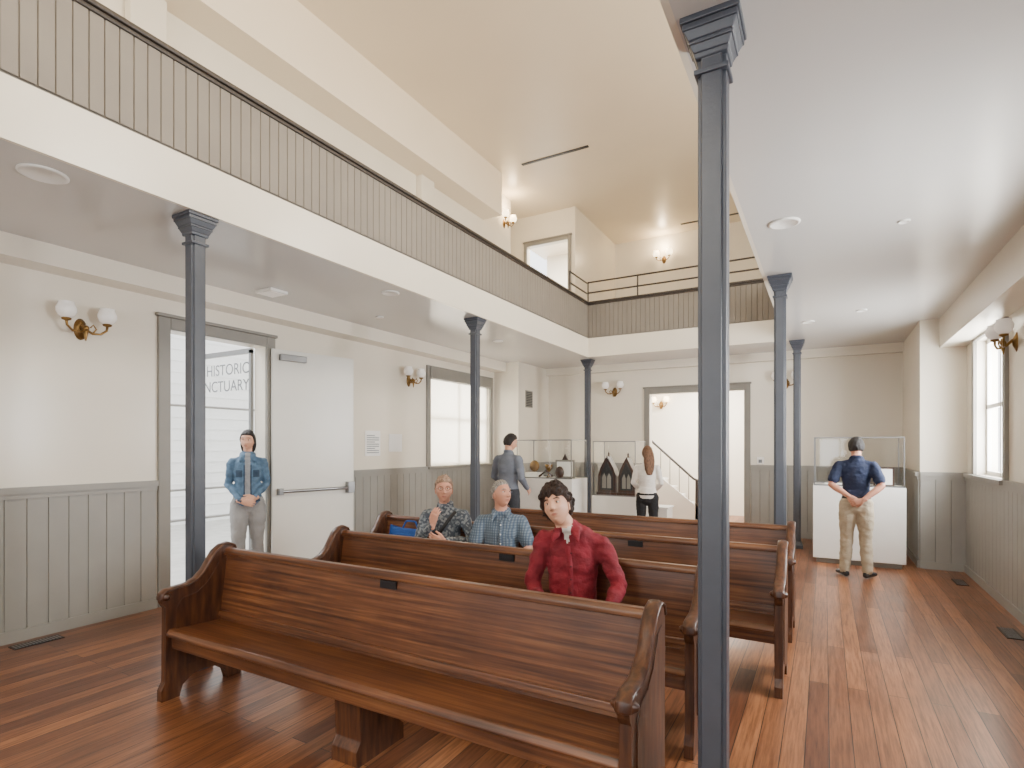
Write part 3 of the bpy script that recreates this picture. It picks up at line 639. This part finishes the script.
sconce((XL,2.49,2.74),(1,0,0)); sconce((XL,7.1,2.74),(1,0,0)); sconce((-3.84,YF,2.8),(0,-1,0)); sconce((-.62,YF,2.8),(0,-1,0))
sconce((XR,7.1,2.68),(-1,0,0)); sconce((-3.53,YR,6.36),(0,-1,0),True,26); sconce((-5.9,10.12,6.36),(1,0,0),True,18); sconce((-3.6,YR,2.7),(0,-1,0),True,6)
# ------------------------------------------------------------ doors
e=empty('door_1',(XL+.04,4.48,0)); 
ang=math.atan2(.24,1.12); M=Matrix.Translation((XL+.065,4.46,0))@Matrix.Rotation(-ang,4,'Z')
b=MB(); b.box(-.022,.022,0,1.13,.012,2.84,M=M); b.obj('leaf',[M_door],e,bevel=.004)
b=MB(); b.loft([(.09,.1,1.09),(.09,1.0,1.09)],[(.016,.022)]*2,(1,0,0),M=M,seg=8); b.box(.022,.1,1.0,1.1,1.02,1.17,M=M); b.box(.022,.1,.05,.11,1.05,1.13,M=M)
b.box(.022,.08,.08,.42,2.70,2.78,M=M); b.obj('panic_bar_and_closer',[M_steel],e,bevel=.006)
e=empty('door_2',(-6.2,4.40,0)); x0,x1,yg=-7.32,-6.17,4.40
b=MB(); b.add([(x0,yg,.05),(x1,yg,.05),(x1,yg,2.82),(x0,yg,2.82)],[(0,1,2,3)]); b.obj('pane',[M_glass],e)
b=MB()
for a,c in ((x0,x0+.04),(x1-.04,x1)): b.box(a,c,yg-.02,yg+.02,.0,2.84)
for z in (.0,2.80): b.box(x0,x1,yg-.02,yg+.02,z,z+.06)
b.box(x0+.05,x0+.07,yg-.06,yg-.04,.8,1.6); b.obj('glass_door_frame',[M_steel],e)
for i,t in enumerate(('HISTORIC','SANCTUARY')):
    cu=bpy.data.curves.new('lettering_%d'%i,'FONT'); cu.body=t; cu.size=.20; cu.extrude=.001; cu.align_x='RIGHT'; cu.materials.append(M_ink)
    o=bpy.data.objects.new('lettering_%d'%i,cu); bpy.context.collection.objects.link(o); o.parent=e
    o.rotation_euler=(math.pi/2,0,0); o.location=(-.02,-.006,2.56-i*.21)
MB().box(XL-.2,XL+.02,3.28,4.42,0,.025).obj('trim_threshold',[M_steel])
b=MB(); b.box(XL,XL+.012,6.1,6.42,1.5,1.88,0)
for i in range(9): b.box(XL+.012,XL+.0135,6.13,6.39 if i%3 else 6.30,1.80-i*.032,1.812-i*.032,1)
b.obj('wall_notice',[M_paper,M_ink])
MB().box(XL,XL+.012,6.62,6.92,1.56,1.84,0).obj('wall_notice',[M_paper])  # pale sheet standing in for a patch of sunlight on the wall
b=MB(); b.box(-1.1,-.98,YF-.03,YF,1.32,1.45,0); b.box(-1.07,-1.01,YF-.035,YF-.03,1.34,1.4,1); b.obj('thermostat',[M_paper,M_ink],bevel=.004)
b=MB(); b.box(-5.38,-5.365,10.1,10.4,2.45,2.8,0)
for i in range(9): b.box(-5.365,-5.355,10.12,10.38,2.48+i*.034,2.495+i*.034,1)
b.obj('wall_vent',[M_casing,M_black])
def fvent(x,y):
    b=MB(); b.box(x-.06,x+.06,y-.17,y+.17,0,.006,0)
    for i in range(14): b.box(x-.045,x+.045,y-.155+i*.023,y-.143+i*.023,.006,.008,1)
    b.obj('floor_vent',[M_black,M_steel])
fvent(-5.76,2.1); fvent(1.42,6.4); fvent(1.42,8.5)
def speaker(x,y,r=.13):
    MB().lathe([(r,0),(r,-.008),(r*.85,-.014),(r*.82,-.010),(.0,-.010)],(x,y,H),0,28).obj('ceiling_speaker',[M_white])
speaker(-4.25,1.58);speaker(-.27,4.7,.11);speaker(-4.2,4.7,.1);speaker(.52,5.1,.04);speaker(-5.1,5.5,.05);speaker(-4.6,7.7,.08);speaker(.4,8.2,.06);speaker(-.2,8.6,.08)
b=MB(); b.box(-5.42,-5.16,3.9,4.12,H-.03,H,0); b.box(-5.39,-5.19,3.93,4.09,H-.035,H-.03,1); b.obj('ceiling_light',[M_white,M_globe],bevel=.004)
MB().box(-4.97,-3.64,9.17,9.23,ZU-.012,ZU).obj('trim_slot_diffuser',[M_black]); MB().box(-3.0,-1.4,13.5,13.56,ZU-.012,ZU).obj('trim_slot_diffuser',[M_black])
# ------------------------------------------------------------ display cases
def case(x0,x1,y0,y1,zp,zt,items):
    e=empty('display_case',((x0+x1)/2,(y0+y1)/2,0))
    b=MB(); b.box(x0+.04,x1-.04,y0+.04,y1-.04,0,.07,1); b.box(x0,x1,y0,y1,.07,zp,0); b.obj('pedestal',[M_white,M_casing],e,bevel=.005)
    b=MB(); A,B_,C_,D_=x0+.02,x1-.02,y0+.02,y1-.02
    b.add([(A,C_,zp),(B_,C_,zp),(B_,D_,zp),(A,D_,zp),(A,C_,zt),(B_,C_,zt),(B_,D_,zt),(A,D_,zt)],[(0,1,5,4),(1,2,6,5),(2,3,7,6),(3,0,4,7),(4,5,6,7)])
    b.obj('glass_hood',[M_glass],e)
    b=MB()
    for x in (x0+.02,x1-.02):
        for y in (y0+.02,y1-.02): b.box(x-.007,x+.007,y-.007,y+.007,zp,zt+.01)
    for y in (y0+.02,y1-.02): b.box(x0+.014,x1-.014,y-.007,y+.007,zt,zt+.014); b.box(x0+.014,x1-.014,y-.007,y+.007,zp,zp+.02)
    for x in (x0+.02,x1-.02): b.box(x-.007,x+.007,y0+.02,y1-.02,zt,zt+.014)
    b.obj('glass_edge_frame',[M_steel],e)
    b=MB(); items(b,(x0+x1)/2,(y0+y1)/2,zp); b.obj('exhibits',[M_lantern,M_paper,M_brass,M_black,M_casing],e)
    return e
def it_a(b,x,y,z):
    b.box(x-.45,x-.2,y-.1,y+.1,z,z+.08,1); b.ball((x-.32,y,z+.19),(.09,.06,.1),2); b.lathe([(.05,0),(.02,.03),(.015,.1),(.06,.16),(.07,.22)],(x-.05,y,z+.001),2)
    b.box(x+.08,x+.42,y-.02,y+.02,z,z+.3,4); b.box(x+.11,x+.39,y-.026,y-.02,z+.03,z+.27,1); b.prism([(x+.2,z+.3),(x+.3,z+.3),(x+.25,z+.4)],'y',y-.02,y+.02,0)
    b.ball((x+.22,y-.16,z+.1),(.08,.05,.1),0); b.loft([(x-.15,y-.15,z+.03),(x-.02,y-.16,z+.12),(x+.08,y-.15,z+.04)],[.02,.025,.02],mi=0)
def it_l(b,x,y,z):
    for dx,w,h in ((-.19,.16,.68),(.16,.145,.66)):
        cx=x+dx; b.box(cx-w-.02,cx+w+.02,y-.12,y+.12,z,z+.05,0)
        arch=[(cx-w,z+.05),(cx+w,z+.05),(cx+w,z+h*.5),(cx+w*.75,z+h*.68),(cx+w*.35,z+h*.86),(cx,z+h),(cx-w*.35,z+h*.86),(cx-w*.75,z+h*.68),(cx-w,z+h*.5)]
        b.prism(arch,'y',y-.1,y+.1,0)
        ia=[(cx+(p-cx)*.72,z+.09+(q-z-.05)*.78) for p,q in arch]; b.prism(ia,'y',y-.106,y-.1,3)
        for s in (-1,1): b.prism([(cx+s*.01,z+.12),(cx+s*w*.5,z+.12),(cx+s*w*.5,z+h*.45),(cx+s*w*.27,z+h*.56),(cx+s*.01,z+h*.45)],'y',y-.112,y-.106,4)
        b.lathe([(.02,0),(.012,.03),(.02,.05),(0,.09)],(cx,y,z+h-.01),0,10)
def it_r(b,x,y,z):
    b.box(x-.4,x-.15,y-.12,y+.12,z,z+.02,1); b.box(x-.05,x+.12,y-.1,y+.08,z,z+.05,0); b.box(x+.2,x+.44,y-.02,y+.03,z,z+.26,0); b.box(x+.22,x+.42,y-.026,y-.02,z+.02,z+.24,1)
    b.lathe([(.04,0),(.05,.05),(.03,.1),(.035,.16)],(x-.28,y,z+.02),2)
case(-4.5,-3.48,8.1,8.75,1.12,1.74,it_a)
case(-3.5,-2.72,9.0,9.6,.80,1.72,it_l)
case(-.15,.94,8.98,9.68,1.09,1.76,it_r)
b=MB(); b.box(-2.62,-2.22,9.1,9.5,0,.04,1); b.box(-2.6,-2.24,9.12,9.48,.04,.62,0); b.box(-2.62,-2.22,9.1,9.5,.62,.65,0); b.obj('white_plinth',[M_white,M_casing],bevel=.006)
# ------------------------------------------------------------ vestibule staircase
e=empty('staircase',(-3,12.9,0)); b=MB()
X0=-2.45; TR=.2; RS=.18
for i in range(9):
    x1=X0-i*TR; b.box(x1-TR-.02,x1,12.3,13.3,0,RS*(i+1)-.03,0); b.box(x1-TR-.03,x1+.02,12.28,13.3,RS*(i+1)-.03,RS*(i+1),0)
st=[(X0+.1,0),(X0+.1,.34)]+[(X0-9*TR,RS*9+.22),(X0-9*TR,0)]
b.prism(st,'y',12.22,12.27,0)
b.obj('steps',[M_white,M_pewend],e)
b=MB()
def rz(x): return RS*((X0-x)/TR)+.95
b.loft([(X0+.12,12.25,.9),(X0,12.25,.95),(-4.2,12.25,rz(-4.2))],[.024,.026,.026],(0,1,0)); b.obj('handrail',[M_rail],e)
b=MB(); b.box(X0+.04,X0+.10,12.22,12.28,0,.93)
for i in range(9):
    x=X0-.1-i*.2; b.loft([(x,12.25,rz(x)-.75),(x,12.25,rz(x))],[.008,.008],seg=6,caps=0)
b.obj('balusters',[M_rail],e)
# ------------------------------------------------------------ outside
MB().box(-14,XL-.2,-2,12,-.14,-.03).obj('ground',[M_conc])
b=MB(); b.box(-12.2,-12,-6,14,-.03,6.5)
for i in range(26): b.box(-12.0,-11.985,-6,14,.1+i*.24,.12+i*.24)
b.obj('neighbouring_building',[M_ext])
b=MB()
for z in (.55,1.0,2.25): b.loft([(-8.3,2.3,z),(-8.3,7.6,z)],[.018,.018])
for y in (2.3,3.6,4.9,6.2,7.6): b.loft([(-8.3,y,-.03),(-8.3,y,2.25)],[.018,.018])
b.obj('outdoor_railing',[M_steel])
b=MB(); b.prism([(4.18,.46),(4.34,.46),(4.39,.80),(4.27,.84)],'x',-3.80,-3.46); b.loft([(-3.7,4.32,.82),(-3.66,4.33,.9),(-3.54,4.33,.9),(-3.5,4.32,.82)],[.01]*4,(0,1,0))
b.obj('blue_tote_bag',[fabric('blue_canvas','#1f4f9a')],bevel=.02)
# ============================================================ lights
def area(name,loc,rot,sx,sy,e,col=(1,1,1)):
    l=bpy.data.lights.new(name,'AREA'); l.shape='RECTANGLE'; l.size=sx; l.size_y=sy; l.energy=e; l.color=col
    o=bpy.data.objects.new(name,l); o.location=loc; o.rotation_euler=rot; bpy.context.collection.objects.link(o); return o
R90=math.pi/2
day=(.98,.985,1)
def fromR(y,z,sy,sz,e,c=day): area('daylight',(XR+.24,y,z),(0,R90,0),sz,sy,e,c)
fromR(8.08,2.1,1.2,1.5,240); fromR(4.3,2.1,1.3,1.5,210); fromR(.1,2.1,1.3,1.5,60)
warm=(1,.92,.79)
for y in (.7,4.2,7.9): fromR(y,5.45,1.3,1.6,220,warm)  # added warm lamps at the unseen upper windows, brighten the nave ceiling
for x,z,sx,sz,e_ in ((-4.7,1.9,1.1,1.9,25),(-2.25,1.95,2,2,45),(.45,1.9,1.2,1.9,28)): area('daylight',(x,YB-.24,z),(R90,0,0),sx,sz,e_,day)  # added fill lamps behind the camera, outside the unseen back windows
for x in (-4.2,-2.1,.2): area('daylight',(x,YB-.24,5.35),(R90,0,0),1.5,1.8,125,warm)  # upper row of added fill lamps behind the camera
o=area('daylight',(-8.6,3.7,5.2),(0,0,0),3,2,420,day); o.rotation_euler=(V((-4.5,3.9,.8))-V(o.location)).to_track_quat('-Z','Y').to_euler()
area('daylight',(XL-.5,8.6,2.15),(0,-R90,0),1.7,2,200,day)
area('vestibule_lamp',(-2.4,12.6,H-.02),(0,0,0),1.5,1.2,360,(1,.985,.96))  # added fill, no such fixture: overexposes the vestibule
area('enclosure_lamp',(-5.6,12.6,6.9),(0,0,0),1,1,220,(1,.96,.9))  # added fill, no such fixture: brightens the upper doorway
w=bpy.data.worlds.new('world'); bpy.context.scene.world=w; w.use_nodes=True
bg=w.node_tree.nodes['Background']; bg.inputs[0].default_value=(.94,.965,1,1); bg.inputs[1].default_value=4.0
# ============================================================ camera
cam=bpy.data.cameras.new('camera'); co=bpy.data.objects.new('camera',cam); bpy.context.collection.objects.link(co)
cam.sensor_width=36; cam.lens=36*555/1024; cam.shift_y=(446-384)/1024; cam.clip_start=.05
co.location=(0,0,1.65); co.rotation_euler=(R90,0,math.atan2(313,555))
bpy.context.scene.camera=co
